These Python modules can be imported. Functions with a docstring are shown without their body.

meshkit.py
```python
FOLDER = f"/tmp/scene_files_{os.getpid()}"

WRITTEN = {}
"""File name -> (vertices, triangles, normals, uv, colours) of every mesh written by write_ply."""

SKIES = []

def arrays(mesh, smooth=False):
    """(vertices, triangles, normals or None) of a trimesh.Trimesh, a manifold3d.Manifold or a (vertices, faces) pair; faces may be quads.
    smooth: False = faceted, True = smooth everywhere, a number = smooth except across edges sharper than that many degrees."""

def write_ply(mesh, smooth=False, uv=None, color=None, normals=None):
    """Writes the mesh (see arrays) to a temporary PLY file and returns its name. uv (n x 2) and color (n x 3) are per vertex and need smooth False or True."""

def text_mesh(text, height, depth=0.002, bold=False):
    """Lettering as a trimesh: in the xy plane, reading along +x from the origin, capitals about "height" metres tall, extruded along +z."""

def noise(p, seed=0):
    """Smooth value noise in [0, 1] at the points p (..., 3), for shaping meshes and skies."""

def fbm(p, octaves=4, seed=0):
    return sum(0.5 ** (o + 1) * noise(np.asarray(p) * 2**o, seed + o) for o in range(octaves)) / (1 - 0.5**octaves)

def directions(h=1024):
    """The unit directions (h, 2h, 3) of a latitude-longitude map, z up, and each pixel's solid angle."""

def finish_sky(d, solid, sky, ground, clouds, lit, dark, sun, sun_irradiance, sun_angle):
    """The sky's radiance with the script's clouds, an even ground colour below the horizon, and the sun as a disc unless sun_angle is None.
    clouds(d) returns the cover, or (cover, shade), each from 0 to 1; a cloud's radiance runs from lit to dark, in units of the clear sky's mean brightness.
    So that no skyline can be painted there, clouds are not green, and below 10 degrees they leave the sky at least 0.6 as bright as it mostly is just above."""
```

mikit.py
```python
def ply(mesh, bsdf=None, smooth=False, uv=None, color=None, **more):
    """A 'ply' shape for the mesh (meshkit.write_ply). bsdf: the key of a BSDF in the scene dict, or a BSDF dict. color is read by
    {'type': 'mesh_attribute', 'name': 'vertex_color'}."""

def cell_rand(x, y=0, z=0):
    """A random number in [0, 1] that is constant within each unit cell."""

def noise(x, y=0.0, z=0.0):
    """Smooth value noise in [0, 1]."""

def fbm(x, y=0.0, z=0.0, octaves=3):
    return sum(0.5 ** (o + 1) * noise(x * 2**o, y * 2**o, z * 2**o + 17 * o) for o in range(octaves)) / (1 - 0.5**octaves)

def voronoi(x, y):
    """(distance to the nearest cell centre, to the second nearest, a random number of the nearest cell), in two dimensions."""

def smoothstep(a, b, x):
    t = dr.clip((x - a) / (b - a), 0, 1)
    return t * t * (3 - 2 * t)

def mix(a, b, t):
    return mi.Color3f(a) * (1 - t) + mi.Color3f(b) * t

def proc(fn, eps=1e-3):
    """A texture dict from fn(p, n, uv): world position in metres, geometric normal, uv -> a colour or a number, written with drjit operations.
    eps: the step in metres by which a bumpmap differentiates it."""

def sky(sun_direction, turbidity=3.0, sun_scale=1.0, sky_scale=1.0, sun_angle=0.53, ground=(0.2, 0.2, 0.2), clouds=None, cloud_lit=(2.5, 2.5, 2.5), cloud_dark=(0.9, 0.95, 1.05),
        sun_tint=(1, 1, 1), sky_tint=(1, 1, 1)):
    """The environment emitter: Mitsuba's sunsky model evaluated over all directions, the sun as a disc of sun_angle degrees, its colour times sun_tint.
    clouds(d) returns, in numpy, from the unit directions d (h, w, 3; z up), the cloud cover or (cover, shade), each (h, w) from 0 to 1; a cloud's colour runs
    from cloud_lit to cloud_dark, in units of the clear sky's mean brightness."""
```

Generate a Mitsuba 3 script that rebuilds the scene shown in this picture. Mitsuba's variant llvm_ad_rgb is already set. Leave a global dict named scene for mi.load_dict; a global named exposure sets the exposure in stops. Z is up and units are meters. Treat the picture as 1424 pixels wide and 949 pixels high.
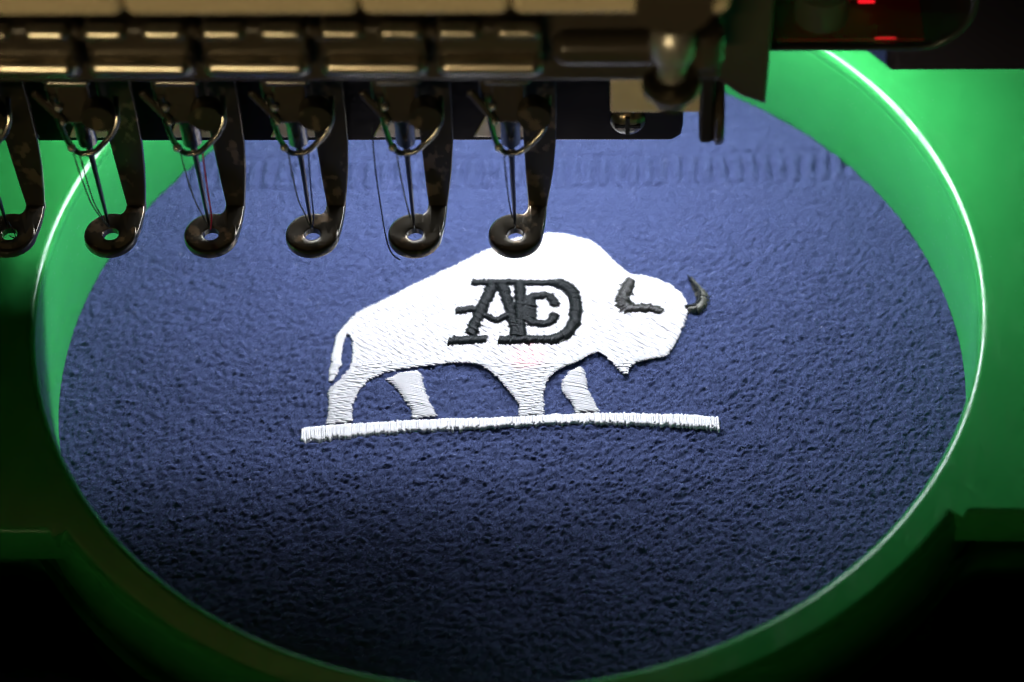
import math
import numpy as np, trimesh, shapely, mitsuba as mi, drjit as dr, mikit, meshkit
from shapely.geometry import Polygon, LineString, Point, box
from shapely import affinity
from scipy import ndimage
from scipy.spatial import cKDTree
from mikit import proc, fbm, noise, voronoi, smoothstep, mix

T = mi.ScalarTransform4f
rng = np.random.default_rng(7)
MM = 0.001
scene, labels = {}, {}
exposure = 0.0

# ---------------------------------------------------------------- camera (macro lens, looking down 50 degrees at the hoop)
EYE = np.array([12.968, -179.070, 223.079])
FWD = np.array([-0.04449602, 0.63461887, -0.77154325])
UP = np.array([-0.00248681, 0.77223542, 0.63533162])
scene['camera'] = {'type': 'thinlens', 'fov': 25.0, 'fov_axis': 'x', 'aperture_radius': 2.4 * MM, 'focus_distance': 277 * MM,
                   'near_clip': 0.02, 'far_clip': 20.0,
                   'to_world': T().look_at(origin=(EYE * MM).tolist(), target=((EYE + 100 * FWD) * MM).tolist(), up=UP.tolist())}
# ---------------------------------------------------------------- lights: hidden LED work lamp, unseen warm room lamp out front, laser pointer
LAMP_POS, LAMP_W, LAMP_H, LAMP_DIR, LAMP_RAD = (1.0, 37.0, 42.3), 78.0, 9.0, (0.0, -0.55, -0.83), (45., 46.8, 51.5)
ROOM_RAD = (74., 58., 33.)
LASER_POS, LASER_HIT, LASER_I = (38.0, 12.0, 47.0), (2.5, 1.8, 0.8), 0.014


# ================================================================ helpers
def emit(key, mesh, bsdf, smooth=35, **more):
    k, n = key, 0
    while k in scene:
        n += 1
        k = f'{key}_{n:03d}'
    if isinstance(mesh, (tuple, list)):
        mesh = trimesh.Trimesh(np.asarray(mesh[0], float), np.asarray(mesh[1], int), process=False)
    m = mesh.copy()
    m.vertices = np.asarray(m.vertices) * MM
    scene[k] = mikit.ply(m, bsdf, smooth=smooth, **more)
    return k


def again(key, src, shift):
    """another copy of the ply dict src, moved by shift (mm)"""
    k, n = key, 0
    while k in scene:
        n += 1
        k = f'{key}_{n:03d}'
    d = dict(scene[src])
    d['to_world'] = T().translate([s * MM for s in shift])
    scene[k] = d
    return k


def tag(key, label=None, category=None, group=None, kind=None):
    labels[key] = {a: b for a, b in (('label', label), ('category', category), ('group', group), ('kind', kind)) if b}


def tube(path, r, sides=10, caps=True, flat=1.0):
    p = np.asarray(path, float)
    r = np.broadcast_to(r, (len(p),)).astype(float)
    t = np.gradient(p, axis=0)
    t /= np.linalg.norm(t, axis=1, keepdims=True) + 1e-12
    ref = np.array([0, 0, 1.0]) if abs(t[:, 2]).mean() < 0.8 else np.array([0, 1.0, 0])
    a = np.cross(t, ref)
    a /= np.linalg.norm(a, axis=1, keepdims=True) + 1e-12
    b = np.cross(t, a)
    ang = np.arange(sides) * 2 * np.pi / sides
    v = (p[:, None] + r[:, None, None] * (np.cos(ang)[None, :, None] * a[:, None] + flat * np.sin(ang)[None, :, None] * b[:, None])).reshape(-1, 3)
    f = []
    for i in range(len(p) - 1):
        for j in range(sides):
            q = [i * sides + j, i * sides + (j + 1) % sides, (i + 1) * sides + (j + 1) % sides, (i + 1) * sides + j]
            f += [[q[0], q[1], q[2]], [q[0], q[2], q[3]]]
    if caps:
        n = len(v)
        v = np.vstack([v, p[0], p[-1]])
        e = (len(p) - 1) * sides
        for j in range(sides):
            f += [[n, (j + 1) % sides, j], [n + 1, e + j, e + (j + 1) % sides]]
    m = trimesh.Trimesh(v, np.array(f), process=False)
    m.fix_normals()
    return m


def curve(pts, n=24):
    """smooth curve through points"""
    p = np.asarray(pts, float)
    s = np.r_[0, np.cumsum(np.linalg.norm(np.diff(p, axis=0), axis=1))]
    from scipy.interpolate import CubicSpline, PchipInterpolator
    return PchipInterpolator(s, p, axis=0)(np.linspace(0, s[-1], n))


def revolve(profile, n=48, axis='z', at=(0, 0, 0)):
    pr = np.asarray(profile, float)
    m = trimesh.creation.revolve(pr, sections=n)
    if axis == 'y':
        m.apply_transform(trimesh.transformations.rotation_matrix(math.pi / 2, [1, 0, 0]))
    if axis == 'x':
        m.apply_transform(trimesh.transformations.rotation_matrix(math.pi / 2, [0, 1, 0]))
    m.apply_translation(at)
    m.fix_normals()
    return m


def capsule(p0, p1, r, n=16):
    p0, p1 = np.array(p0, float), np.array(p1, float)
    d = (p1 - p0) / np.linalg.norm(p1 - p0)
    a = np.linspace(0, math.pi / 2, 7)
    pts = [p0 - d * r * math.cos(x) for x in a] + [p1 + d * r * math.sin(x) for x in a]
    rr = [r * math.sin(x) + 1e-3 for x in a] + [r * math.cos(x) + 1e-3 for x in a]
    return tube(pts, rr, n)


def dense(poly, step=1.0):
    ring = poly.exterior
    n = max(8, int(ring.length / step))
    return ring


def loop(ring, step):
    """resample a ring keeping its corners"""
    c = np.asarray(ring.coords)[:-1]
    out = []
    for i in range(len(c)):
        a, b = c[i], c[(i + 1) % len(c)]
        k = max(1, int(np.linalg.norm(b - a) / step))
        out += [a + (b - a) * j / k for j in range(k)]
    return np.array(out)


def rounded(poly, z0, z1, r, n=5, step=1.0, both=False):
    """extrude poly from z0 to z1 with its top edge (and bottom edge) rounded by radius r"""
    poly = shapely.geometry.polygon.orient(poly)
    parts_v, parts_f, at = [], [], 0
    caps = []
    for ring in [poly.exterior, *poly.interiors]:
        p = loop(ring, step)
        e0, e1 = p - np.roll(p, 1, 0), np.roll(p, -1, 0) - p
        n0 = np.stack([e0[:, 1], -e0[:, 0]], 1) / (np.linalg.norm(e0, axis=1, keepdims=True) + 1e-12)
        n1 = np.stack([e1[:, 1], -e1[:, 0]], 1) / (np.linalg.norm(e1, axis=1, keepdims=True) + 1e-12)
        m = n0 + n1
        m /= np.maximum((m * n0).sum(1, keepdims=True), 0.3)
        a = np.linspace(0, math.pi / 2, n + 1)
        lay = []
        if both:
            lay += [(r * (1 - math.sin(x)), z0 + r * (1 - math.cos(x))) for x in a[::-1]][::1]
            lay = [(r * (1 - math.cos(x)), z0 + r * (1 - math.sin(x))) for x in a]
            lay = lay[::-1]
        else:
            lay = [(0, z0)]
        lay += [(r * (1 - math.cos(x)), z1 - r * (1 - math.sin(x))) for x in a]
        k = len(p)
        v = np.vstack([np.c_[p - m * d, np.full(k, z)] for d, z in lay])
        f = []
        for i in range(len(lay) - 1):
            j = np.arange(k)
            q0, q1, q2, q3 = i * k + j, i * k + (j + 1) % k, (i + 1) * k + (j + 1) % k, (i + 1) * k + j
            f += [np.c_[q0, q1, q2], np.c_[q0, q2, q3]]
        parts_v.append(v)
        parts_f.append(np.vstack(f) + at)
        caps.append((p - m * lay[0][0], p - m * lay[-1][0]))
        at += len(v)
    for which, z in ((0, z0), (1, z1)):
        pg = Polygon(caps[0][which], [c[which] for c in caps[1:]])
        if not pg.is_valid:
            pg = pg.buffer(0)
        for g in getattr(pg, 'geoms', [pg]):
            cv, cf = trimesh.creation.triangulate_polygon(g, engine='earcut')
            cf = np.asarray(cf)
            if which == 0:
                cf = cf[:, ::-1]
            parts_v.append(np.c_[cv, np.full(len(cv), z)])
            parts_f.append(cf + at)
            at += len(cv)
    m = trimesh.Trimesh(np.vstack(parts_v), np.vstack(parts_f), process=False)
    m.merge_vertices()
    m.fix_normals()
    return m


def rbox(x0, x1, y0, y1, z0, z1, r=0.4, axis='z'):
    """box with all edges rounded"""
    import manifold3d as mf
    r = min(r, (x1 - x0) / 2.01, (y1 - y0) / 2.01, (z1 - z0) / 2.01)
    s = mf.Manifold.sphere(r, 20)
    ms = [s.translate((x, y, z)) for x in (x0 + r, x1 - r) for y in (y0 + r, y1 - r) for z in (z0 + r, z1 - r)]
    m = mf.Manifold.batch_hull(ms).to_mesh()
    return trimesh.Trimesh(m.vert_properties[:, :3], m.tri_verts, process=False)


def upright(m):
    """turn a mesh extruded along z from an (x, z) outline so it stands: (x, y, z) -> (x, -z, y)"""
    m = m.copy()
    v = np.asarray(m.vertices)
    m.vertices = np.c_[v[:, 0], -v[:, 2], v[:, 1]]
    return m


def join(*ms):
    return trimesh.util.concatenate(ms)


# ================================================================ materials
def rgb(*c):
    return {'type': 'rgb', 'value': list(c)}


def mat(name, base, rough, metallic=0.0, spec=0.5, bump=None, **k):
    d = {'type': 'principled', 'base_color': base if isinstance(base, dict) else rgb(*base), 'roughness': rough, 'metallic': metallic, 'specular': spec, **k}
    if bump:
        d = {'type': 'bumpmap', 'arbitrary': bump[0], 'scale': bump[1], 'nested': d}
    scene[name] = {'type': 'twosided', 'nested': d}
    return name


def scuff(p, n, uv):
    s = fbm(p.x * 900, p.y * 260, p.z * 500, 3)
    return 0.20 + 0.20 * smoothstep(0.40, 0.75, s)


def green(p, n, uv):
    s = fbm(p.x * 140, p.y * 140, p.z * 140, 3)
    dust = smoothstep(0.80, 0.9, noise(p.x * 2600, p.y * 2600, p.z * 2600)) * 0.10
    return mix((0.028, 0.335, 0.068), (0.036, 0.395, 0.084), s) * (1 - dust) + mi.Color3f(0.35, 0.5, 0.38) * dust


def dings(p, n, uv):
    return 0.5 * fbm(p.x * 500, p.y * 500, p.z * 500, 3) + 0.5 * noise(p.x * 120, p.y * 120, p.z * 120)


GREEN = mat('green_plastic', proc(green), proc(scuff), spec=0.4, clearcoat=0.25, clearcoat_gloss=0.86, bump=(proc(dings, 1e-4), 0.00003))


def wear(p, n, uv):
    s = fbm(p.x * 700, p.y * 700, p.z * 420, 3)
    w = smoothstep(0.56, 0.70, s)
    return mix((0.085, 0.075, 0.055), (0.34, 0.25, 0.16), w * 0.7)


def wear_rough(p, n, uv):
    return 0.12 + 0.16 * fbm(p.x * 1200, p.y * 1200, p.z * 1200, 2)


DARKSTEEL = mat('blackened_steel', proc(wear), proc(wear_rough), metallic=0.7)
STEEL = mat('needle_steel', (0.13, 0.13, 0.14), 0.25, metallic=1.0)


def brushed(p, n, uv):
    return 0.22 + 0.20 * fbm(p.x * 60, p.z * 3000, p.y * 3000, 2)


PLATE = mat('brushed_plate', (0.026, 0.020, 0.016), proc(brushed), metallic=1.0)
BLACK = mat('black_gloss', (0.042, 0.034, 0.024), 0.24)
ROD = mat('clip_rod', (0.66, 0.58, 0.45), 0.26, metallic=1.0)
BRIGHT = mat('satin_steel', (0.55, 0.52, 0.46), 0.36, metallic=0.8)
CHROME = mat('dark_chrome', (0.36, 0.33, 0.29), 0.16, metallic=1.0)
MATTE = mat('black_matte', (0.010, 0.008, 0.006), 0.6, spec=0.2)


def creamy(p, n, uv):
    s = fbm(p.x * 300, p.y * 300, p.z * 300, 3)
    return mix((0.50, 0.42, 0.26), (0.56, 0.47, 0.30), s)


scene['pale_rough_metal'] = {'type': 'twosided', 'nested': {'type': 'principled', 'base_color': rgb(0.62, 0.53, 0.44), 'roughness': 0.5, 'metallic': 0.7}}  # pale rough metal for the trapezoids on the face plate
CREAM = mat('cream_enamel', proc(creamy), 0.42)
CLEAR = mat('smoke_plastic', (0.02, 0.02, 0.02), 0.12)
scene['smoked_sheet'] = {'type': 'thindielectric', 'int_ior': 1.22}


def navy(p, n, uv):
    s = fbm(p.x * 1500, p.y * 1500, p.z * 1500, 3)
    return mix((0.038, 0.052, 0.122), (0.056, 0.074, 0.166), s)


NAVY = mat('navy_fleece', proc(navy), 0.95, spec=0.12, sheen=0.6, sheen_tint=0.6)
FIBRE = mat('navy_fibre', (0.060, 0.080, 0.178), 0.8, spec=0.25, sheen=0.6, sheen_tint=0.5)
SPARK = mat('bright_fibre', (0.30, 0.34, 0.55), 0.25, spec=0.9)  # sparkle of the pile put into a paler, glossier fibre colour
WHITE = mat('white_thread', (0.68, 0.67, 0.68), 0.42, spec=0.5, sheen=0.3)
INK = mat('charcoal_thread', (0.0045, 0.0065, 0.008), 0.5, spec=0.22)
HORN = mat('brown_grey_thread', (0.014, 0.013, 0.012), 0.4, spec=0.45)
HORN2 = mat('grey_cream_thread', (0.10, 0.098, 0.08), 0.45, spec=0.5)

# ================================================================ embroidery outlines (mm on the fabric)
BODY = [[-21.25, 6.34], [-20.53, 7.65], [-19.48, 8.89], [-17.16, 10.4], [-13.99, 12.57], [-10.47, 14.96], [-7.92, 16.49], [-5.31, 18.28], [-2.72, 19.96], [-0.11, 21.34], [2.67, 22.09], [4.53, 22.41], [7.06, 22.09], [9.74, 20.97], [11.42, 19.4], [13.08, 17.19], [14.73, 15.34], [16.34, 15.09], [18.66, 14.35], [20.25, 13.27], [21.41, 11.98], [22.03, 10.73], [22.09, 8.99], [21.48, 6.88], [20.48, 3.95], [19.33, 1.88], [17.57, 1.47], [15.64, 0.96], [14.84, 0.2], [14.39, -1.05], [13.74, -0.6], [12.79, 0.65], [11.81, 1.85], [10.87, 2.67], [9.76, 2.05], [8.32, 1.01], [7.05, 0.4], [5.47, -0.63], [4.55, -2.07], [4.12, -4.25], [4.27, -6.48], [4.33, -7.26], [1.36, -7.49], [1.31, -5.72], [0.16, -3.9], [-1.51, -1.46], [-3.16, 0.13], [-4.14, 0.63], [-7.19, 0.81], [-11.0, 0.1], [-13.51, -0.3], [-15.71, -0.92], [-17.56, -2.15], [-18.7, -3.98], [-19.25, -5.99], [-19.04, -8.59], [-22.12, -8.9], [-22.04, -6.8], [-22.11, -4.37], [-22.24, -3.58], [-20.92, -1.96], [-19.93, -0.32], [-19.6, 1.74], [-19.94, 4.24], [-20.4, 5.91], [-20.82, 5.08], [-21.19, 2.6], [-21.11, 0.52], [-21.62, -1.54], [-22.32, -2.56], [-22.35, -0.33], [-22.18, 2.98], [-21.97, 5.07]]
LEGS = [[[-15.17, -1.93], [-13.8, -0.91], [-11.59, -0.59], [-10.93, -1.27], [-10.45, -3.53], [-9.72, -5.55], [-8.73, -7.54], [-11.47, -7.98], [-11.87, -6.56], [-12.95, -4.76], [-13.98, -3.15]], [[8.79, 0.29], [7.38, -0.63], [6.4, -2.26], [6.64, -3.87], [7.77, -5.47], [8.26, -6.97], [10.93, -6.84], [10.44, -5.23], [9.63, -3.44], [9.3, -1.41]]]
BAR_TOP = [[-25.05, -9.39], [-22.12, -8.99], [-17.42, -8.58], [-11.16, -8.11], [-4.86, -7.8], [-1.27, -7.7], [4.94, -7.31], [11.24, -6.95], [17.5, -7.02], [22.19, -7.17], [25.44, -7.48]]
BAR_BOTTOM = [[-24.83, -11.85], [-20.37, -11.12], [-16.36, -10.5], [-11.05, -10.03], [-4.78, -9.68], [-1.24, -9.32], [4.97, -8.85], [11.25, -8.74], [17.48, -8.91], [22.11, -9.2], [25.39, -9.57]]
MONO = [([[-5.14, 13.71], [0.21, 13.71], [5.75, 13.65]], 0.68), ([[5.48, 13.69], [6.43, 13.28], [7.25, 12.44], [7.84, 11.12], [8.1, 9.36], [8.01, 7.78], [7.67, 6.57], [6.96, 5.44], [6.04, 4.63], [4.86, 4.28]], 1.02), ([[-1.37, 4.16], [1.94, 4.31], [5.25, 4.35]], 0.81), ([[-2.55, 13.14], [-3.11, 11.8], [-4.06, 8.63], [-5.18, 4.97]], 1.02), ([[-7.73, 3.99], [-5.35, 4.25], [-2.94, 4.38]], 0.86), ([[-1.4, 13.14], [-0.73, 11.1], [-0.11, 8.46], [0.53, 4.99]], 0.94), ([[0.82, 13.68], [1.01, 9.34], [1.13, 4.73]], 0.91), ([[5.35, 9.96], [4.99, 11.07], [3.9, 11.64], [2.7, 11.37], [1.79, 10.22], [1.48, 8.99], [1.92, 7.68], [2.94, 6.9], [4.14, 6.87], [5.06, 7.43], [5.41, 8.47]], 0.81), ([[1.43, 11.1], [1.88, 9.17], [1.66, 7.24]], 1.57), ([[-7.05, 8.88], [-5.7, 9.24], [-3.95, 9.06]], 0.81), ([[-3.65, 8.28], [-2.83, 7.93], [-1.88, 7.37], [-0.96, 8.02], [-0.3, 8.37]], 0.63)]
HORN_L = ([[15.0, 14.15], [14.43, 12.55], [13.91, 10.84], [14.43, 9.49], [15.88, 9.49], [17.43, 9.43], [19.0, 8.98]], [0.9, 1.15, 1.25, 1.2, 0.98, 0.88, 0.66])
HORN_R = ([[22.66, 14.51], [23.33, 13.14], [24.01, 11.43], [23.87, 10.18], [22.91, 9.51], [22.02, 9.44]], [0.3, 0.81, 1.3, 1.4, 1.04, 0.67])
body = Polygon(BODY).buffer(0.35).buffer(-0.35).buffer(-0.12).buffer(0.12)
body = max(getattr(body, 'geoms', [body]), key=lambda g: g.area)
legs = [Polygon(p) for p in LEGS]
bar = Polygon(BAR_TOP + BAR_BOTTOM[::-1])
horn_r_area = LineString(HORN_R[0]).buffer(0.5)
stitched = shapely.union_all([body, *legs, bar, horn_r_area])

# ================================================================ fleece fabric
RING_IN = 55.9


def pile_height(x, y):
    """height of the fleece surface in mm: clumped pile with creases"""
    p = np.stack([x, y], -1)
    wx = meshkit.fbm(np.stack([x * 0.45, y * 0.45, x * 0 + 3], -1), 3, 1) - 0.5
    wy = meshkit.fbm(np.stack([x * 0.45, y * 0.45, x * 0 + 9], -1), 3, 5) - 0.5
    q = np.stack([x + 1.6 * wx, (y + 1.6 * wy) * 1.15], -1)
    h = 0.0
    for cell, amp, seed in ((1.05, 0.52, 11), (0.52, 0.22, 12), (0.30, 0.10, 13)):
        r = np.random.default_rng(seed)
        g = np.arange(-68, 68, cell)
        gx, gy = np.meshgrid(g, g)
        c = np.stack([gx, gy], -1).reshape(-1, 2) + r.uniform(-0.48, 0.48, (gx.size, 2)) * cell
        lift = r.uniform(0.45, 1.0, len(c))
        d, i = cKDTree(c).query(q, k=2, workers=-1)
        crease = np.clip((d[..., 1] - d[..., 0]) / cell, 0, 1)
        dome = np.clip(1 - (d[..., 0] / cell) ** 2 * 0.9, 0, 1)
        h = h + amp * (lift[i[..., 0]] * dome * (0.35 + 0.65 * np.sqrt(crease)))
    h = h + 0.22 * (meshkit.fbm(np.stack([x * 2.2, y * 2.2, x * 0], -1), 3, 2) - 0.5)
    h = h + 0.9 * (meshkit.fbm(np.stack([x * 0.06, y * 0.06, x * 0], -1), 2, 3) - 0.5)
    # knitted rib band across the far side of the hoop
    band = np.clip(1 - np.abs(y - 34.0 - 0.02 * x) / 2.6, 0, 1) ** 0.5
    rib = 0.55 * np.cos(2 * np.pi * (x / 1.95 + 0.25 * meshkit.noise(np.stack([x * 0.4, y * 0.3, x * 0], -1), 8)))
    line = np.exp(-((y - 31.2 - 0.02 * x) / 0.35) ** 2) + np.exp(-((y - 36.8 - 0.02 * x) / 0.35) ** 2)
    return h - 0.55 + band * (1.15 * np.minimum(rib, 0.16) - 0.05) - 0.35 * line


STEP = 0.2
N = int(2 * 59.0 / STEP) + 1
ax = np.linspace(-59, 59, N)
GX, GY = np.meshgrid(ax, ax)
HGT = pile_height(GX, GY)
inside = shapely.contains_xy(stitched, GX.ravel(), GY.ravel()).reshape(GX.shape)
away = ndimage.distance_transform_edt(~inside) * STEP
press = np.exp(-away / 0.7)
under = ndimage.gaussian_filter((away == 0).astype(float), 1.2)
HGT = HGT * (1 - 0.8 * under) - 0.12 * under + 0.28 * press * (1 - under)
keep = (GX ** 2 + GY ** 2) < 57.6 ** 2
idx = np.arange(N * N).reshape(N, N)
qd = np.stack([idx[:-1, :-1], idx[:-1, 1:], idx[1:, 1:], idx[1:, :-1]], -1)
qk = keep[:-1, :-1] & keep[:-1, 1:] & keep[1:, 1:] & keep[1:, :-1]
qd = qd[qk]
V = np.stack([GX, GY, HGT], -1).reshape(-1, 3)
F = np.vstack([qd[:, [0, 1, 2]], qd[:, [0, 2, 3]]])
used = np.unique(F)
remap = np.full(len(V), -1)
remap[used] = np.arange(len(used))
inner_v, inner_f = V[used], remap[F]
# the same cloth goes on under and beyond the hoop, slack
gx, gy = np.meshgrid(np.arange(-130, 131, 1.0), np.arange(-120, 101, 1.0))
gz = -1.2 + 1.4 * (meshkit.fbm(np.stack([gx * 0.35, gy * 0.35, gx * 0], -1), 4, 21) - 0.6) - 4.0 * np.clip((np.hypot(gx, gy) - 62) / 40, 0, 1)
ii = np.arange(gx.size).reshape(gx.shape)
q2 = np.stack([ii[:-1, :-1], ii[:-1, 1:], ii[1:, 1:], ii[1:, :-1]], -1)
rr = np.hypot(gx, gy)
q2 = q2[(rr[:-1, :-1] > 58.6)]
outer_v = np.stack([gx, gy, gz], -1).reshape(-1, 3)
outer_f = np.vstack([q2[:, [0, 1, 2]], q2[:, [0, 2, 3]]])
emit('fleece_fabric', (np.vstack([inner_v, outer_v]), np.vstack([inner_f, outer_f + len(inner_v)])), NAVY, smooth=True)
tag('fleece_fabric', 'navy blue fleece cloth stretched in the green hoop and embroidered with a white bison', 'fabric')


def fibres(count, seed, lmin, lmax, width, lift):
    r = np.random.default_rng(seed)
    x, y = r.uniform(-56, 56, count), r.uniform(-56, 56, count)
    ok = (np.hypot(x, y) < 56) & ~shapely.contains_xy(stitched.buffer(-0.22), x, y)
    x, y = x[ok], y[ok]
    n = len(x)
    a = r.uniform(0, 2 * np.pi, n)
    L = r.uniform(lmin, lmax, n)
    bend = r.normal(0, 1.1, n)
    up = r.uniform(0.25, 1.0, n) * lift

    def ground(px, py):
        return ndimage.map_coordinates(HGT, [(py + 59) / STEP, (px + 59) / STEP], order=1, mode='nearest')
    pts, px, py = [], x, y
    z0 = ground(x, y)
    for s in range(4):
        t = s / 3
        ang = a + bend * t
        if s:
            px, py = px + np.cos(ang) * L / 3, py + np.sin(ang) * L / 3
        z = np.maximum(z0, ground(px, py)) - 0.06 + up * math.sin(math.pi * min(0.62, t * 0.75))
        pts.append(np.stack([px, py, z], -1))
    P = np.stack(pts, 1)
    side = np.stack([-np.sin(a), np.cos(a), r.uniform(-0.7, 0.7, n)], -1)
    w = width * np.array([1, 0.9, 0.7, 0.25])
    A = P - side[:, None] * w[None, :, None] / 2
    B = P + side[:, None] * w[None, :, None] / 2
    v = np.stack([A, B], 2).reshape(n, 8, 3)
    f = np.array([[0, 1, 3], [0, 3, 2], [2, 3, 5], [2, 5, 4], [4, 5, 7], [4, 7, 6]])
    return v.reshape(-1, 3), (np.arange(n)[:, None, None] * 8 + f[None]).reshape(-1, 3)


k = emit('fleece_fabric__pile', fibres(270000, 3, 0.16, 0.44, 0.046, 0.36), FIBRE, smooth=False)
tag(k, kind='stuff')
k = emit('fleece_fabric__sparkle_fibre', fibres(4000, 4, 0.25, 0.5, 0.05, 0.5), SPARK, smooth=False)
tag(k, kind='stuff')


# ================================================================ embroidery
def stitch_mesh(a, b, z, r=0.2, bulge=0.16, seed=0, sag=0.22, m=7, sides=6, flat=0.75, power=4):
    """threads from a to b (n x 2): each a flattened tube that dips into the cloth at its ends"""
    rr_ = np.random.default_rng(seed)
    a, b = np.asarray(a, float), np.asarray(b, float)
    n = len(a)
    t = np.linspace(0, 1, m)
    p = a[:, None] + (b - a)[:, None] * t[None, :, None]
    length = np.linalg.norm(b - a, axis=1)
    prof = 1 - np.abs(2 * t - 1) ** power
    zz = z + rr_.normal(0, 0.022, n)[:, None] - sag + (sag + bulge * np.minimum(1, length / 2)[:, None]) * prof[None]
    P3 = np.concatenate([p, zz[..., None]], -1)
    d = (b - a) / (length[:, None] + 1e-9)
    s = np.stack([-d[:, 1], d[:, 0], d[:, 0] * 0], -1)
    up = np.array([0, 0, 1.0])
    rad = r * rr_.uniform(0.88, 1.12, n)[:, None] * np.where((t == 0) | (t == 1), 0.55, 1.0)[None]
    ang = np.arange(sides) * 2 * np.pi / sides
    v = P3[:, :, None] + rad[:, :, None, None] * (np.cos(ang)[None, None, :, None] * s[:, None, None] + flat * np.sin(ang)[None, None, :, None] * up)
    i, j = np.meshgrid(np.arange(m - 1), np.arange(sides), indexing='ij')
    q = np.stack([i * sides + j, (i + 1) * sides + j, (i + 1) * sides + (j + 1) % sides, i * sides + (j + 1) % sides], -1).reshape(-1, 4)
    f = np.vstack([q[:, [0, 1, 2]], q[:, [0, 2, 3]]])
    f = f[:, ::-1]
    return v.reshape(-1, 3), (np.arange(n)[:, None, None] * (m * sides) + f[None]).reshape(-1, 3)


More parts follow.
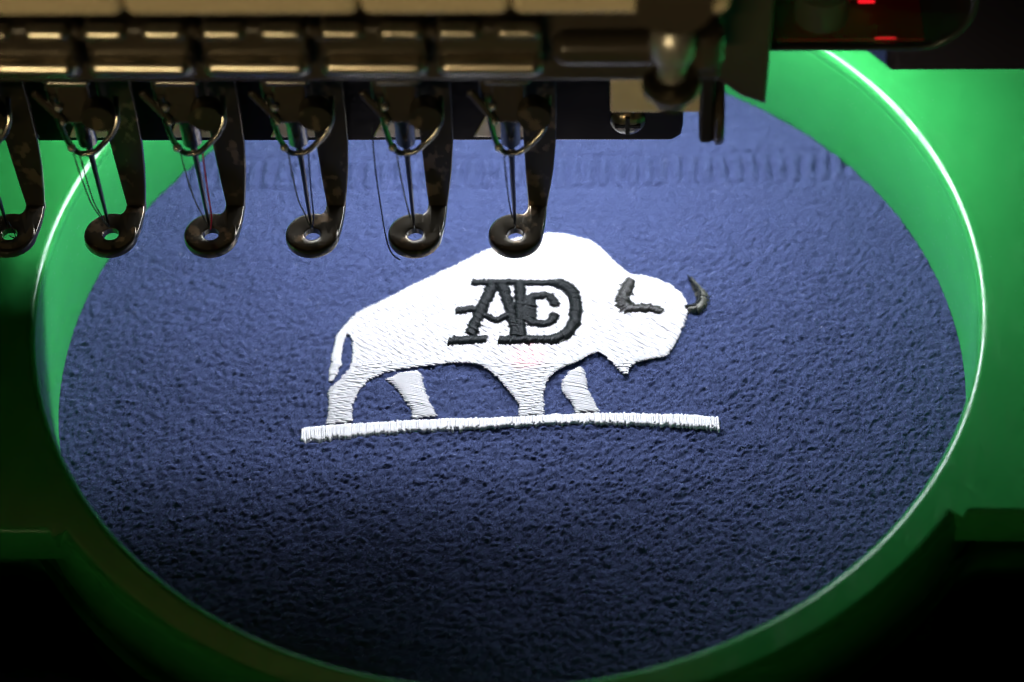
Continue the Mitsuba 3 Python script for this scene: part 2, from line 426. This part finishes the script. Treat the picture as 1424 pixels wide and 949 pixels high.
def fill_rows(poly, angle, spacing, length, seed=0, ragged=0.12):
    r = np.random.default_rng(seed)
    c = poly.centroid
    g = affinity.rotate(poly, -angle, origin=c)
    x0, y0, x1, y1 = g.bounds
    A, B = [], []
    for k, y in enumerate(np.arange(y0 + spacing / 2, y1, spacing)):
        line = g.intersection(LineString([(x0 - 1, y), (x1 + 1, y)]))
        for s in getattr(line, 'geoms', [line]):
            if s.is_empty or s.length < 0.25:
                continue
            (xa, _), (xb, _) = s.coords[0], s.coords[-1]
            xa, xb = min(xa, xb) - abs(r.normal(0, ragged)), max(xa, xb) + abs(r.normal(0, ragged))
            cuts = [xa]
            if length:
                first = math.floor(xa / length) * length + (k * 0.37 % 1) * length
                cuts += [u + r.normal(0, 0.12) for u in np.arange(first, xb, length) if xa + 0.6 < u < xb - 0.6]
            cuts.append(xb)
            for u, w in zip(cuts[:-1], cuts[1:]):
                A.append((u, y + r.normal(0, 0.025)))
                B.append((w, y + r.normal(0, 0.025)))
    rot = math.radians(angle)
    R2 = np.array([[math.cos(rot), -math.sin(rot)], [math.sin(rot), math.cos(rot)]])
    o = np.array([c.x, c.y])
    return (np.array(A) - o) @ R2.T + o, (np.array(B) - o) @ R2.T + o


def pad(poly, z0, z1, inset=0.25):
    """padding under the stitches"""
    g = poly.buffer(-inset)
    ms = []
    for p in getattr(g, 'geoms', [g]):
        if p.area > 0.3:
            ms.append(rounded(Polygon(p.simplify(0.03).exterior), z0, z1, 0.1, 2, 0.6))
    return join(*ms)


def both(*pairs):
    return join(*[trimesh.Trimesh(v, f, process=False) if not isinstance(v, trimesh.Trimesh) else v for v, f in pairs])


def tm(vf):
    return trimesh.Trimesh(vf[0], vf[1], process=False)


upper = body.intersection(box(-40, 0.6, 40, 40)).buffer(0)
lower = body.intersection(box(-40, -20, 40, 0.75)).buffer(0)
ms = [pad(body, -0.5, 0.20)]
for g in getattr(upper, 'geoms', [upper]):
    if g.area > 0.4:
        ms.append(tm(stitch_mesh(*fill_rows(g, -38, 0.25, 3.6, 5), 0.30, 0.15, seed=1, sag=0.05, bulge=0.03, flat=0.7)))
for g in getattr(lower, 'geoms', [lower]):
    if g.area > 0.4:
        ms.append(tm(stitch_mesh(*fill_rows(g, -4, 0.25, 2.4, 6), 0.28, 0.15, seed=2, sag=0.07, bulge=0.05, flat=0.7)))
emit('fleece_fabric__bison', join(*ms), WHITE, smooth=True)
tag('fleece_fabric__bison', 'white embroidered bison in side view, facing right')
for i, g in enumerate(legs):
    k = emit('fleece_fabric__bison__far_leg', join(pad(g, -0.5, 0.18), tm(stitch_mesh(*fill_rows(g, -12, 0.25, 0, 8 + i), 0.22, 0.15, seed=3 + i, bulge=0.10, sag=0.1))), WHITE, smooth=True)
    tag(k, ('far hind leg stitched in white, set apart from the body', 'far front leg stitched in white, set apart from the body')[i])


def satin(path, width, z, seed, spacing=0.27, slant=0.15):
    p = np.asarray(path, float)
    s = np.r_[0, np.cumsum(np.linalg.norm(np.diff(p, axis=0), axis=1))]
    from scipy.interpolate import PchipInterpolator
    c = PchipInterpolator(s, p, axis=0)
    w = np.interp(np.arange(0, s[-1], spacing), s, np.broadcast_to(width, s.shape))
    u = np.arange(0, s[-1], spacing)
    q = c(u)
    t = np.gradient(q, axis=0)
    t /= np.linalg.norm(t, axis=1, keepdims=True)
    nrm = np.stack([-t[:, 1], t[:, 0]], -1)
    r = np.random.default_rng(seed)
    ha = w * 0.5 * (1 + r.normal(0, 0.12, len(u)))
    hb = w * 0.5 * (1 + r.normal(0, 0.12, len(u)))
    A = q + nrm * ha[:, None] + t * slant * w[:, None]
    B = q - nrm * hb[:, None] - t * slant * w[:, None]
    return tm(stitch_mesh(A, B, z, 0.17, 0.2, seed, sag=0.3, m=6))


def letter(key, ids, z, label):
    ms = []
    for n, i in enumerate(ids):
        path, w = MONO[i][0], MONO[i][1] * 1.75
        ms.append(satin(curve(path, 20) if len(path) > 3 else path, w, z + 0.03 * n, 30 + i))
        ms.append(pad(LineString(path).buffer(w * 0.5, cap_style='flat'), z - 0.5, z - 0.06, 0.1))
    tag(emit(key, join(*ms), INK, smooth=True), label)


letter('fleece_fabric__bison__letter', (9, 4, 3, 5, 10), 0.47, 'charcoal slanted letter A of the monogram, with a notched crossbar')
letter('fleece_fabric__bison__letter', (0, 2, 1, 6), 0.52, 'charcoal large letter D of the monogram, overlapping the A')
letter('fleece_fabric__bison__letter', (8, 7), 0.49, 'charcoal small letter C of the monogram, inside the D')
hl = satin(curve(HORN_L[0], 24), np.interp(np.linspace(0, 6, 24), range(7), np.array(HORN_L[1]) * 1.75), 0.50, 51)
tag(emit('fleece_fabric__bison__horn', hl, HORN, smooth=True), 'charcoal hooked horn stitched on the face of the bison')
cr = curve(HORN_R[0], 24)
wr = np.interp(np.linspace(0, 5, 24), range(6), np.array(HORN_R[1]) * 1.15)
tag(emit('fleece_fabric__bison__horn', satin(cr, wr, 0.45, 52), HORN2, smooth=True), 'grey crescent horn stitched on the navy cloth right of the head')
emit('fleece_fabric__bison__horn_edge', satin(cr + np.array([-0.35, 0.25]), wr * 0.5, 0.62, 53), INK, smooth=True)
# ground line: upright satin stitches
NB = 225
bt_, bb_ = np.array(BAR_TOP), np.array(BAR_BOTTOM)
xs = np.linspace(-25.0, 25.4, NB)
rj = np.random.default_rng(17)
A = np.stack([xs + rj.normal(0, .03, NB), np.interp(xs, bt_[:, 0], bt_[:, 1]) + rj.normal(0, .07, NB)], -1)
B = np.stack([xs + 0.1 + rj.normal(0, .03, NB), np.interp(xs, bb_[:, 0], bb_[:, 1]) + rj.normal(0, .14, NB)], -1)
emit('fleece_fabric__ground_line', join(pad(bar, -0.4, 0.18, 0.2), tm(stitch_mesh(A, B, 0.22, 0.145, 0.08, 9, sag=0.16, m=11, flat=0.8, power=8))), WHITE, smooth=True)
tag('fleece_fabric__ground_line', 'long white satin stitched ground line under the bison')

# ================================================================ hoop
H = 17.0


def arc(r, a0, a1, n):
    return [(r * math.cos(a), r * math.sin(a)) for a in np.radians(np.linspace(a0, a1, n))]


# inner ring: wall, a small step under the rim, rounded rim, outer wall
pr = [(56.3, -0.9), (55.9, -0.3), (55.75, 0.6), (55.55, 6), (55.40, 10.0), (55.37, 14.9), (55.50, 15.15), (55.36, 15.35), (55.35, 15.7)]
pr += [(55.35 + 1.15 * (1 - math.cos(a)), 15.95 + 1.15 * math.sin(a)) for a in np.linspace(0, math.pi / 2, 10)]
pr += [(58.9 + 1.3 * math.sin(a), 15.80 + 1.3 * math.cos(a)) for a in np.linspace(0, math.pi / 2, 8)]
pr += [(60.5, 8.0), (60.6, 6.0), (60.6, -0.5), (56.3, -0.9)]
emit('embroidery_hoop', revolve(pr, 256), GREEN, smooth=40)
tag('embroidery_hoop', 'round green plastic embroidery hoop with two broad side arms, holding the navy fleece', 'embroidery hoop')
# outer ring with filleted necks to the arms
flange = Point(0, 0).buffer(61.6, 96).union(box(-140, -33.0, 140, 32.5)).buffer(7, 24).buffer(-7, 24).difference(Point(0, 0).buffer(60.45, 128))
emit('embroidery_hoop__outer_ring', rounded(flange.simplify(0.02), -0.6, 7.0, 1.6, 5, 1.2), GREEN, smooth=40)
for s, ya, yb in ((-1, -36.6, 35.4), (1, -33.4, 35.5)):
    a0, a1 = math.degrees(math.asin(ya / 57.6)), math.degrees(math.asin(yb / 57.6))
    pts = arc(57.6, a0, a1, 120) + [(140, yb), (140, ya)]
    if s < 0:
        pts = [(-x, y) for x, y in pts]
    k = emit('embroidery_hoop__side_arm', rounded(Polygon(pts), 11.6, H + 0.112, 0.6, 5, 1.0), GREEN, smooth=40)
    b0, b1 = math.radians(a0 + 1.5), math.radians(a1 - 4)
    sect = [(s * r_ * math.cos(t_), r_ * math.sin(t_)) for r_, tt in ((56.9, np.linspace(b0, b1, 120)), (60.9, np.linspace(b1, b0, 120))) for t_ in tt]
    emit(k + '__root', rounded(Polygon(sect), 15.0, H + 0.102, 0.015, 1, 1.0), GREEN, smooth=40)
    tag(k, 'broad flat green arm on the %s side of the hoop' % ('left' if s < 0 else 'right'))

# ================================================================ machine head
NX = [-59.2, -47.0, -35.0, -22.9, -10.7, 1.2]
NY = 3.8
head = 'embroidery_machine'
tag(head, 'embroidery machine head with six needles and presser feet above the hoop', 'embroidery machine')
# dark casting behind and above the needle clamps
emit(head + '__casting', join(rbox(-110, 24.0, -3.5, 13.5, 52.5, 120, 0.8), rbox(-110, 24.0, 2.0, 11.4, 47.2, 53, 0.6)), mat('brown_black', (0.032, 0.025, 0.016), 0.45))
# face plate behind the feet
pl = Polygon([(-110, 27.1), (19.6, 27.1), (20.7, 28.0), (20.9, 29.6), (20.9, 50), (-110, 50)])
m = upright(rounded(pl, 0, 1.8, 0.35, 4, 2.0, both=True))
m.apply_translation((0, 14.6, 0))
emit(head + '__face_plate', m, PLATE)
tag(head + '__face_plate', 'long steel plate behind the presser feet with a bright lower edge')
sc = revolve([(0.0, 1.05), (0.9, 1.0), (1.7, 0.7), (2.05, 0.25), (2.05, 0), (0.0, 0)], 40, 'y')
sc.apply_translation((14.4, 12.75, 30.6))
k = emit(head + '__screw', sc, DARKSTEEL)
emit(k + '__slot', join(rbox(12.9, 15.9, 11.62, 12.3, 30.35, 30.85, 0.05), rbox(14.15, 14.65, 11.6, 12.3, 29.2, 32, 0.05)), MATTE)
# cream front cover in pieces
seam = [-110, -58.5, -36.0, -12.4, 2.6, 24.4]
for a, b in zip(seam[:-1], seam[1:]):
    emit(head + '__front_cover', rbox(a + 0.1, b - 0.1, -9.0, -3.0, 66.8, 125, 1.1), CREAM)
    tag([q for q in scene if q.startswith(head + '__front_cover')][-1])
emit(head + '__cover_knob', revolve([(0.0, 0), (3.0, 0), (3.6, 0.5), (3.8, 1.4), (3.8, 4), (0.0, 4)], 48, 'y', (18.6, -9.2, 72.0)), BLACK)
# clips under the cover
for i, x in enumerate([-71.3] + NX):
    c = x - 1.1
    blk = join(rbox(c - 5.4, c + 5.4, -6.3, -3.0, 55.8, 63.0, 0.7))
    k = emit(head + '__thread_clip', blk, BLACK)
    kk = k
    emit(kk + '__rod', capsule((c - 4.3, -6.6, 58.1), (c + 4.3, -6.6, 58.1), 1.15, 20), ROD)
    for s in (-1, 1):
        emit(kk + '__rod', capsule((c + s * 3.0 - 1.5, -6.5, 62.6), (c + s * 3.0 + 1.5, -6.5, 62.6), 0.8, 20), ROD)
    emit(kk + '__rod', capsule((c - 6.6, -5.2, 61.9), (c - 5.6, -5.2, 61.3), 0.7, 16), BLACK)

# presser foot (mm, hole centre at origin, top of rim at z = 0)
dish = revolve([(0.95, -1.25), (0.95, -0.42), (1.05, -0.3), (1.25, -0.22), (1.8, -0.15), (2.3, -0.10), (2.75, -0.04), (2.95, -0.05), (3.12, -0.18), (3.2, -0.42), (3.2, -0.95), (3.1, -1.2), (2.9, -1.32), (1.1, -1.35), (0.95, -1.25)], 64)
neck = Polygon([(0.6, 1.6), (0.75, 2.95), (1.1, 3.25), (1.33, 3.7), (1.42, 4.9), (3.62, 4.9), (3.6, 3.2), (3.4, 1.0), (3.14, -0.6), (1.8, -0.4), (1.3, 0.9)])
neckm = rounded(neck, -1.15, -0.12, 0.3, 4, 0.25, both=True)
nv = np.asarray(neckm.vertices).copy()
nv[:, 2] += 0.5 * np.clip((nv[:, 1] - 1.5) / 3.2, 0, 1) ** 1.5 * (nv[:, 1] > 1.5)
neckm.vertices = nv
shank = Polygon([(1.42, -0.7), (3.62, -0.7), (3.72, 0.4), (4.15, 3.2), (4.55, 6.3), (4.95, 11), (5.1, 16), (5.15, 27), (1.1, 27), (1.15, 12), (1.32, 4), (1.42, 1)])
shm = upright(rounded(shank, 0, 0.95, 0.22, 3, 0.6, both=True))
shm.apply_translation((0, 4.95, 0))
foot = join(dish, neckm, shm)
needle = revolve([(0.0, 0.4), (0.10, 1.3), (0.19, 3.0), (0.24, 5), (0.30, 11), (0.36, 13.5), (0.42, 14), (0.42, 19), (0.0, 19)], 20)
bar_n = revolve([(0.0, 14.9), (0.75, 14.9), (1.1, 15.3), (1.12, 18.6), (1.35, 18.9), (1.35, 21), (0.0, 21)], 32)
clamp = join(rbox(-1.9, 1.9, -1.4, 2.2, 19.3, 26.5, 0.6), rbox(-3.3, -1.2, -0.6, 1.4, 21.6, 26.2, 0.5))
screw = revolve([(0.0, 0.9), (0.9, 0.9), (1.1, 0.15), (1.35, -0.1), (1.6, 0.05), (1.85, 0.6), (1.85, 2.2), (0.0, 2.2)], 36, 'y')
pin = capsule((-2.1, -2.0, 26.6), (2.1, -2.0, 26.6), 0.42)
wire = tube(curve([(-2.3, -1.2, 20.5), (-2.0, -1.8, 16.9), (-1.25, -2.2, 13.6), (-0.3, -2.3, 12.7), (0.8, -2.3, 12.8), (2.3, -2.1, 14.0), (3.7, -1.6, 15.6), (4.3, -0.9, 17.2), (4.3, 0.2, 19.2)], 40) + np.array([0, 0, 3.0]), 0.34, 10)
wedge = rbox(-0.45, 0.45, -0.35, 0.35, -2.6, 2.6, 0.3)
wedge.apply_transform(trimesh.transformations.rotation_matrix(math.radians(-30), [0, 1, 0]))
wedge.apply_translation((-2.9, -1.6, 22.5))
barrel = rbox(-1.45, 1.45, -2.0, -0.6, 13.6, 19.6, 0.5)
parts = [('presser_foot', foot, DARKSTEEL, 28), ('needle', needle, STEEL, 40), ('needle_bar', bar_n, CHROME, 35), ('needle_clamp', clamp, BLACK, 35),
         ('needle_clamp__set_screw', None, CHROME, 35), ('needle_clamp__cross_pin', pin, CHROME, 35), ('needle_clamp__thread_guide', wire, CHROME, 50), ('needle_clamp__lever', wedge, BLACK, 35)]
screw.apply_translation((2.9, -1.6, 22.6))
glints = join(*[trimesh.creation.icosphere(3, r_).apply_translation(c_) for r_, c_ in ((0.5, (-1.25, -2.35, 16.7)), (0.42, (-1.75, -1.9, 22.6)), (0.36, (-1.6, -2.0, 20.3)))])  # small bright spheres added for the glints on the wire bends
parts.append(('needle_clamp__guide_bead', glints, BRIGHT, 60))
parts[4] = ('needle_clamp__set_screw', screw, DARKSTEEL, 35)
src = {}
tops = {'presser_foot': 0, 'needle': 0}
for i, x in enumerate(NX):
    clampkey = None
    for name, mesh, b, sm in parts:
        key = head + '__' + name
        if name.startswith('needle_clamp__'):
            key = clampkey + name[len('needle_clamp'):]
        dx, dz = x, 21.0
        if i == 0:
            m0 = mesh.copy()
            k = emit(key, m0, b, sm)
            src[name] = k
            scene[k]['to_world'] = T().translate([dx * MM, NY * MM, dz * MM])
        else:
            k = again(key, src[name], (dx, NY, dz))
        if name == 'needle_clamp':
            clampkey = k

# pale rough trapezoids low on the face plate, one behind each needle
gd = upright(rounded(Polygon([(-5.0, 28.0), (3.6, 28.0), (2.6, 32.2), (-3.0, 32.4)]), 0, 0.5, 0.2, 3, 0.5))
for i, x in enumerate(NX):
    if i == 0:
        gd.apply_translation((x, 12.95, 0))
        k0 = emit(head + '__pale_plate', gd, 'pale_rough_metal')
    else:
        again(head + '__pale_plate', k0, (x - NX[0], 0, 0))

# right end of the head
emit(head + '__cross_rod', rbox(6.5, 22.0, -6.0, -2.5, 56.6, 60.3, 1.4), BLACK)
brk = upright(rounded(Polygon([(12.4, 39.4), (23.8, 39.4), (23.8, 50), (12.4, 50)]), 0, 2.0, 0.4, 4, 1.0, both=True))
brk.apply_translation((0, 7.0, 0))
emit(head + '__bracket', brk, CREAM)
tag(head + '__bracket', 'small cream bracket at the right end of the head')
k = emit(head + '__thumb_screw', revolve([(0.0, 1.0), (1.45, 1.0), (1.45, 3.2), (2.0, 3.6), (2.25, 4.3), (2.3, 6.2), (2.0, 7.4), (1.3, 8.2), (0.0, 8.5)], 48, 'z', (18.7, -8.2, 57.1)), BRIGHT)
emit(k + '__collar', revolve([(0.0, -2.5), (1.6, -2.5), (1.6, -0.6), (2.7, -0.6), (3.0, -0.2), (3.05, 0.35), (2.9, 0.8), (2.3, 0.95), (1.9, 0.7), (1.4, 0.9), (0.0, 0.9)], 48, 'z', (18.7, -8.2, 56.6)), DARKSTEEL)
emit(head + '__thumb_screw', revolve([(0.0, 0), (1.9, 0), (2.1, 0.3), (2.1, 3.5), (1.6, 4.2), (0.0, 4.4)], 40, 'z', (22.0, -5.0, 57.5)), BLACK)
tag(head + '__thumb_screw', 'domed chrome thumb screw with a round collar')
emit(head + '__end_plate', rbox(22.3, 23.8, 2.0, 6.0, 37.6, 120, 0.4), MATTE)
emit(head + '__end_disc', revolve([(0.0, 0), (3.6, 0), (4.1, 0.3), (4.1, 0.9), (3.8, 1.2), (0.0, 1.3)], 40, 'x', (23.8, 5.0, 40.2)), BLACK)
ebr = upright(rounded(Polygon([(23.4, 47.0), (26.6, 43.9), (29.5, 42.6), (29.6, 52), (30.2, 120), (23.4, 120)]), 0, 3.0, 0.5, 4, 1.0, both=True))
ebr.apply_translation((0, 6.0, 0))
emit(head + '__end_bracket', ebr, BLACK)

# threads
GREYT = mat('grey_green_thread', (0.05, 0.06, 0.05), 0.5)
REDT = mat('red_thread', (0.50, 0.015, 0.06), 0.5)
BLUET = mat('blue_thread', (0.012, 0.03, 0.16), 0.5)
DARKT = mat('black_thread', (0.01, 0.012, 0.02), 0.45)


def thread(pts, r, b, label):
    k = emit('thread', tube(curve(pts, 30), r, 6), b, smooth=True)
    tag(k, label, 'thread')


def rel(i, *p):
    return [(NX[i] + x, NY + y, 21 + z) for x, y, z in p]


thread(rel(1, (-1.2, -2.3, 15.7), (-0.9, -1.9, 8), (-0.35, -0.4, 2.2), (-0.1, -0.2, 1.2)), 0.085, GREYT, 'dark green thread slanting down left of the needle over the green rim')
thread(rel(1, (-0.55, -2.3, 15.7), (-0.5, -1.9, 8), (-0.25, -0.4, 2.4), (0.0, -0.2, 1.2)), 0.085, GREYT, 'second fine green thread beside the needle over the green rim')
thread(rel(2, (-1.0, -2.3, 15.7), (-0.75, -1.7, 8), (-0.35, -0.5, 3), (-0.1, -0.2, 1.2)), 0.085, GREYT, 'grey thread slanting to the third needle from the left')
thread(rel(2, (1.15, -0.9, 15), (0.8, -0.7, 8), (0.6, -0.4, 3.5), (0.1, -0.1, 0.6)), 0.095, REDT, 'dark red thread hanging right of the third needle')
thread(rel(3, (-0.9, -2.3, 15.7), (-0.8, -1.6, 8), (-0.35, -0.4, 3), (-0.1, -0.2, 1.2)), 0.085, GREYT, 'grey thread slanting to the fourth needle from the left')
thread(rel(3, (1.15, -0.9, 15), (0.75, -0.7, 8), (0.55, -0.4, 3.5), (0.1, -0.1, 0.8)), 0.09, BLUET, 'blue thread hanging right of the fourth needle')
thread(rel(4, (-3.9, 1.5, 16), (-3.85, 0.2, 11), (-3.6, -0.6, 5), (-3.2, -1.6, 0.2), (-2.6, -2.3, -1.4), (-1.7, -2.9, -1.7)), 0.08, DARKT, 'black thread looping down under the fifth presser foot')
thread(rel(4, (-0.9, -2.2, 15.7), (-0.6, -1.4, 8), (-0.3, -0.4, 3)), 0.085, GREYT, 'short thin thread close beside the fifth needle')
thread(rel(5, (-0.7, -2.2, 15.7), (-0.55, -1.4, 8), (-0.25, -0.4, 3)), 0.08, DARKT, 'dark thread running down along the sixth needle above the bison')
thread(rel(0, (0.5, -0.6, 2.5), (0.8, -0.5, 0.6), (0.9, -0.8, -0.2), (0.3, -0.9, 0.3)), 0.07, DARKT, 'curled black thread end in the leftmost presser foot')

# ================================================================ laser unit and what stands behind
unit = 'laser_unit'
tag(unit, 'smoked clear cover with a rounded corner and red laser glow, at the top right', 'laser pointer unit')
ol = [(28.5, 47.8), (45.2, 47.8)] + [(45.2 + 6.3 * math.sin(a), 54.1 - 6.3 * math.cos(a)) for a in np.linspace(0, math.pi / 2, 16)] + [(51.5, 120), (28.5, 120)]
ol = Polygon(ol)
m = upright(rounded(ol.difference(ol.buffer(-0.7)), 0, 16, 0.25, 3, 1.0, both=True))
m.apply_translation((0, 22, 0))
emit(unit + '__cover_rim', m, CLEAR)
v, f = trimesh.creation.triangulate_polygon(ol.buffer(-0.6), engine='earcut')
emit(unit + '__window', (np.c_[v[:, 0], np.full(len(v), 6.4), v[:, 1]], f), 'smoked_sheet', smooth=False)
m = upright(rounded(ol.buffer(-0.75), 0, 1, 0.2, 2, 1.0))
m.apply_translation((0, 21.5, 0))
emit(unit + '__back', m, mat('smoked_back', (0.022, 0.013, 0.010), 0.6, spec=0.1))
emit(unit + '__floor', rbox(29.4, 46.5, 7.0, 21.2, 48.5, 48.8, 0.1), mat('unit_floor', (0.12, 0.008, 0.006), 0.7, spec=0.1))  # red laser glow tinted into the floor colour
emit(unit + '__barrel', revolve([(0.0, 0), (2.2, 0), (2.9, 0.6), (3.0, 1.6), (3.0, 4.5), (2.2, 5.0), (0.0, 5.0)], 40, 'z', (35.4, 10.0, 48.9)), BLACK)
emit(unit + '__barrel_shaft', revolve([(0.0, 0), (1.85, 0), (1.85, 40), (0.0, 40)], 32, 'z', (35.7, 10.0, 53.6)), BRIGHT)
glow = {'type': 'area', 'radiance': rgb(1.3, 0.01, 0.025)}
emit(unit + '__laser_diode', rbox(39.4, 41.2, 10.6, 11.0, 50.75, 50.95, 0.08), BLACK, emitter=glow)
emit(unit + '__laser_diode', rbox(41.2, 43.4, 7.05, 7.2, 48.82, 48.88, 0.03), BLACK, emitter=glow)
scene['laser_beam'] = {'type': 'spot', 'intensity': rgb(LASER_I, LASER_I * 0.02, LASER_I * 0.05), 'cutoff_angle': 2.2, 'beam_width': 0.9,
                       'to_world': T().look_at(origin=[c * MM for c in LASER_POS], target=[c * MM for c in LASER_HIT], up=[0, 0, 1])}

m = rounded(Polygon([(90, 60), (0, 60), (-4, 40), (-6.5, 20)] + arc(8, 170, 270, 12) + [(90, -8)]), 0, 7, 1.5, 4, 1.0)
m.apply_translation((57.5, 46.5, 1.0))
emit('hoop_holder', m, mat('black_paint', (0.006, 0.004, 0.003), 0.7, spec=0.05))
tag('hoop_holder', 'black holder bar behind the right arm of the hoop', 'machine part')
emit('dark_backdrop', rbox(-400, 400, 120, 300, -60, 500, 6), MATTE)  # plain dark mass closing the background, standing for the machine body
tag('dark_backdrop', 'plain dark mass standing for the machine body behind the hoop', 'backdrop')
emit('table', rbox(-500, 500, -500, 400, -80, -30, 3), MATTE)
tag('table', kind='structure')

# ================================================================ lamps
c, d = np.array(LAMP_POS), np.array(LAMP_DIR) / np.linalg.norm(LAMP_DIR)
xa = np.array([1.0, 0, 0])
ya = np.cross(d, xa)
q = [c + sx * xa * LAMP_W / 2 + sy * ya * LAMP_H / 2 for sx, sy in ((-1, -1), (1, -1), (1, 1), (-1, 1))]
vv = np.array(q)
ff = np.array([[0, 1, 2], [0, 2, 3]])
nrm = np.cross(vv[1] - vv[0], vv[2] - vv[0])
if nrm @ d < 0:
    ff = ff[:, ::-1]
emit('unseen_work_lamp__led_strip', (vv, ff), MATTE, smooth=False, emitter={'type': 'area', 'radiance': rgb(*LAMP_RAD)})  # out of view behind the face plate, placed to light hoop and cloth
hz = rbox(-LAMP_W / 2 - 2, LAMP_W / 2 + 2, -LAMP_H / 2 - 1, LAMP_H / 2 + 1, 0.4, 6, 1)
Rm = np.eye(4)
Rm[:3, 0], Rm[:3, 1], Rm[:3, 2], Rm[:3, 3] = xa, ya, -d, c
if np.linalg.det(Rm[:3, :3]) < 0:
    Rm[:3, 1] *= -1
hz.apply_transform(Rm)
emit('unseen_work_lamp__housing', hz, MATTE)
tag('unseen_work_lamp', 'unseen white LED work lamp under the machine head, lighting the hoop', 'lamp')
vv = np.array([(-1500, -2400, 315), (-340, -2400, 315), (-340, -2400, 445), (-1500, -2400, 445.0)])
emit('unseen_room_lamp__diffuser', (vv, np.array([[0, 2, 1], [0, 3, 2]])), MATTE, smooth=False, emitter={'type': 'area', 'radiance': rgb(*ROOM_RAD)})  # out of view, placed to light the cover and rods warmly
emit('unseen_room_lamp__housing', rbox(-1520, -320, -2460, -2403, 300, 460, 6), MATTE)
emit('added_blocker', rbox(-1200, 500, -1300, -1000, -30, 185, 4), MATTE)  # added out of view to keep room light off the hoop
tag('added_blocker', 'unseen dark box added in front of the machine to shade the hoop', 'case')
tag('unseen_room_lamp', 'unseen warm wide lamp, out of view, lighting the front of the head', 'lamp')
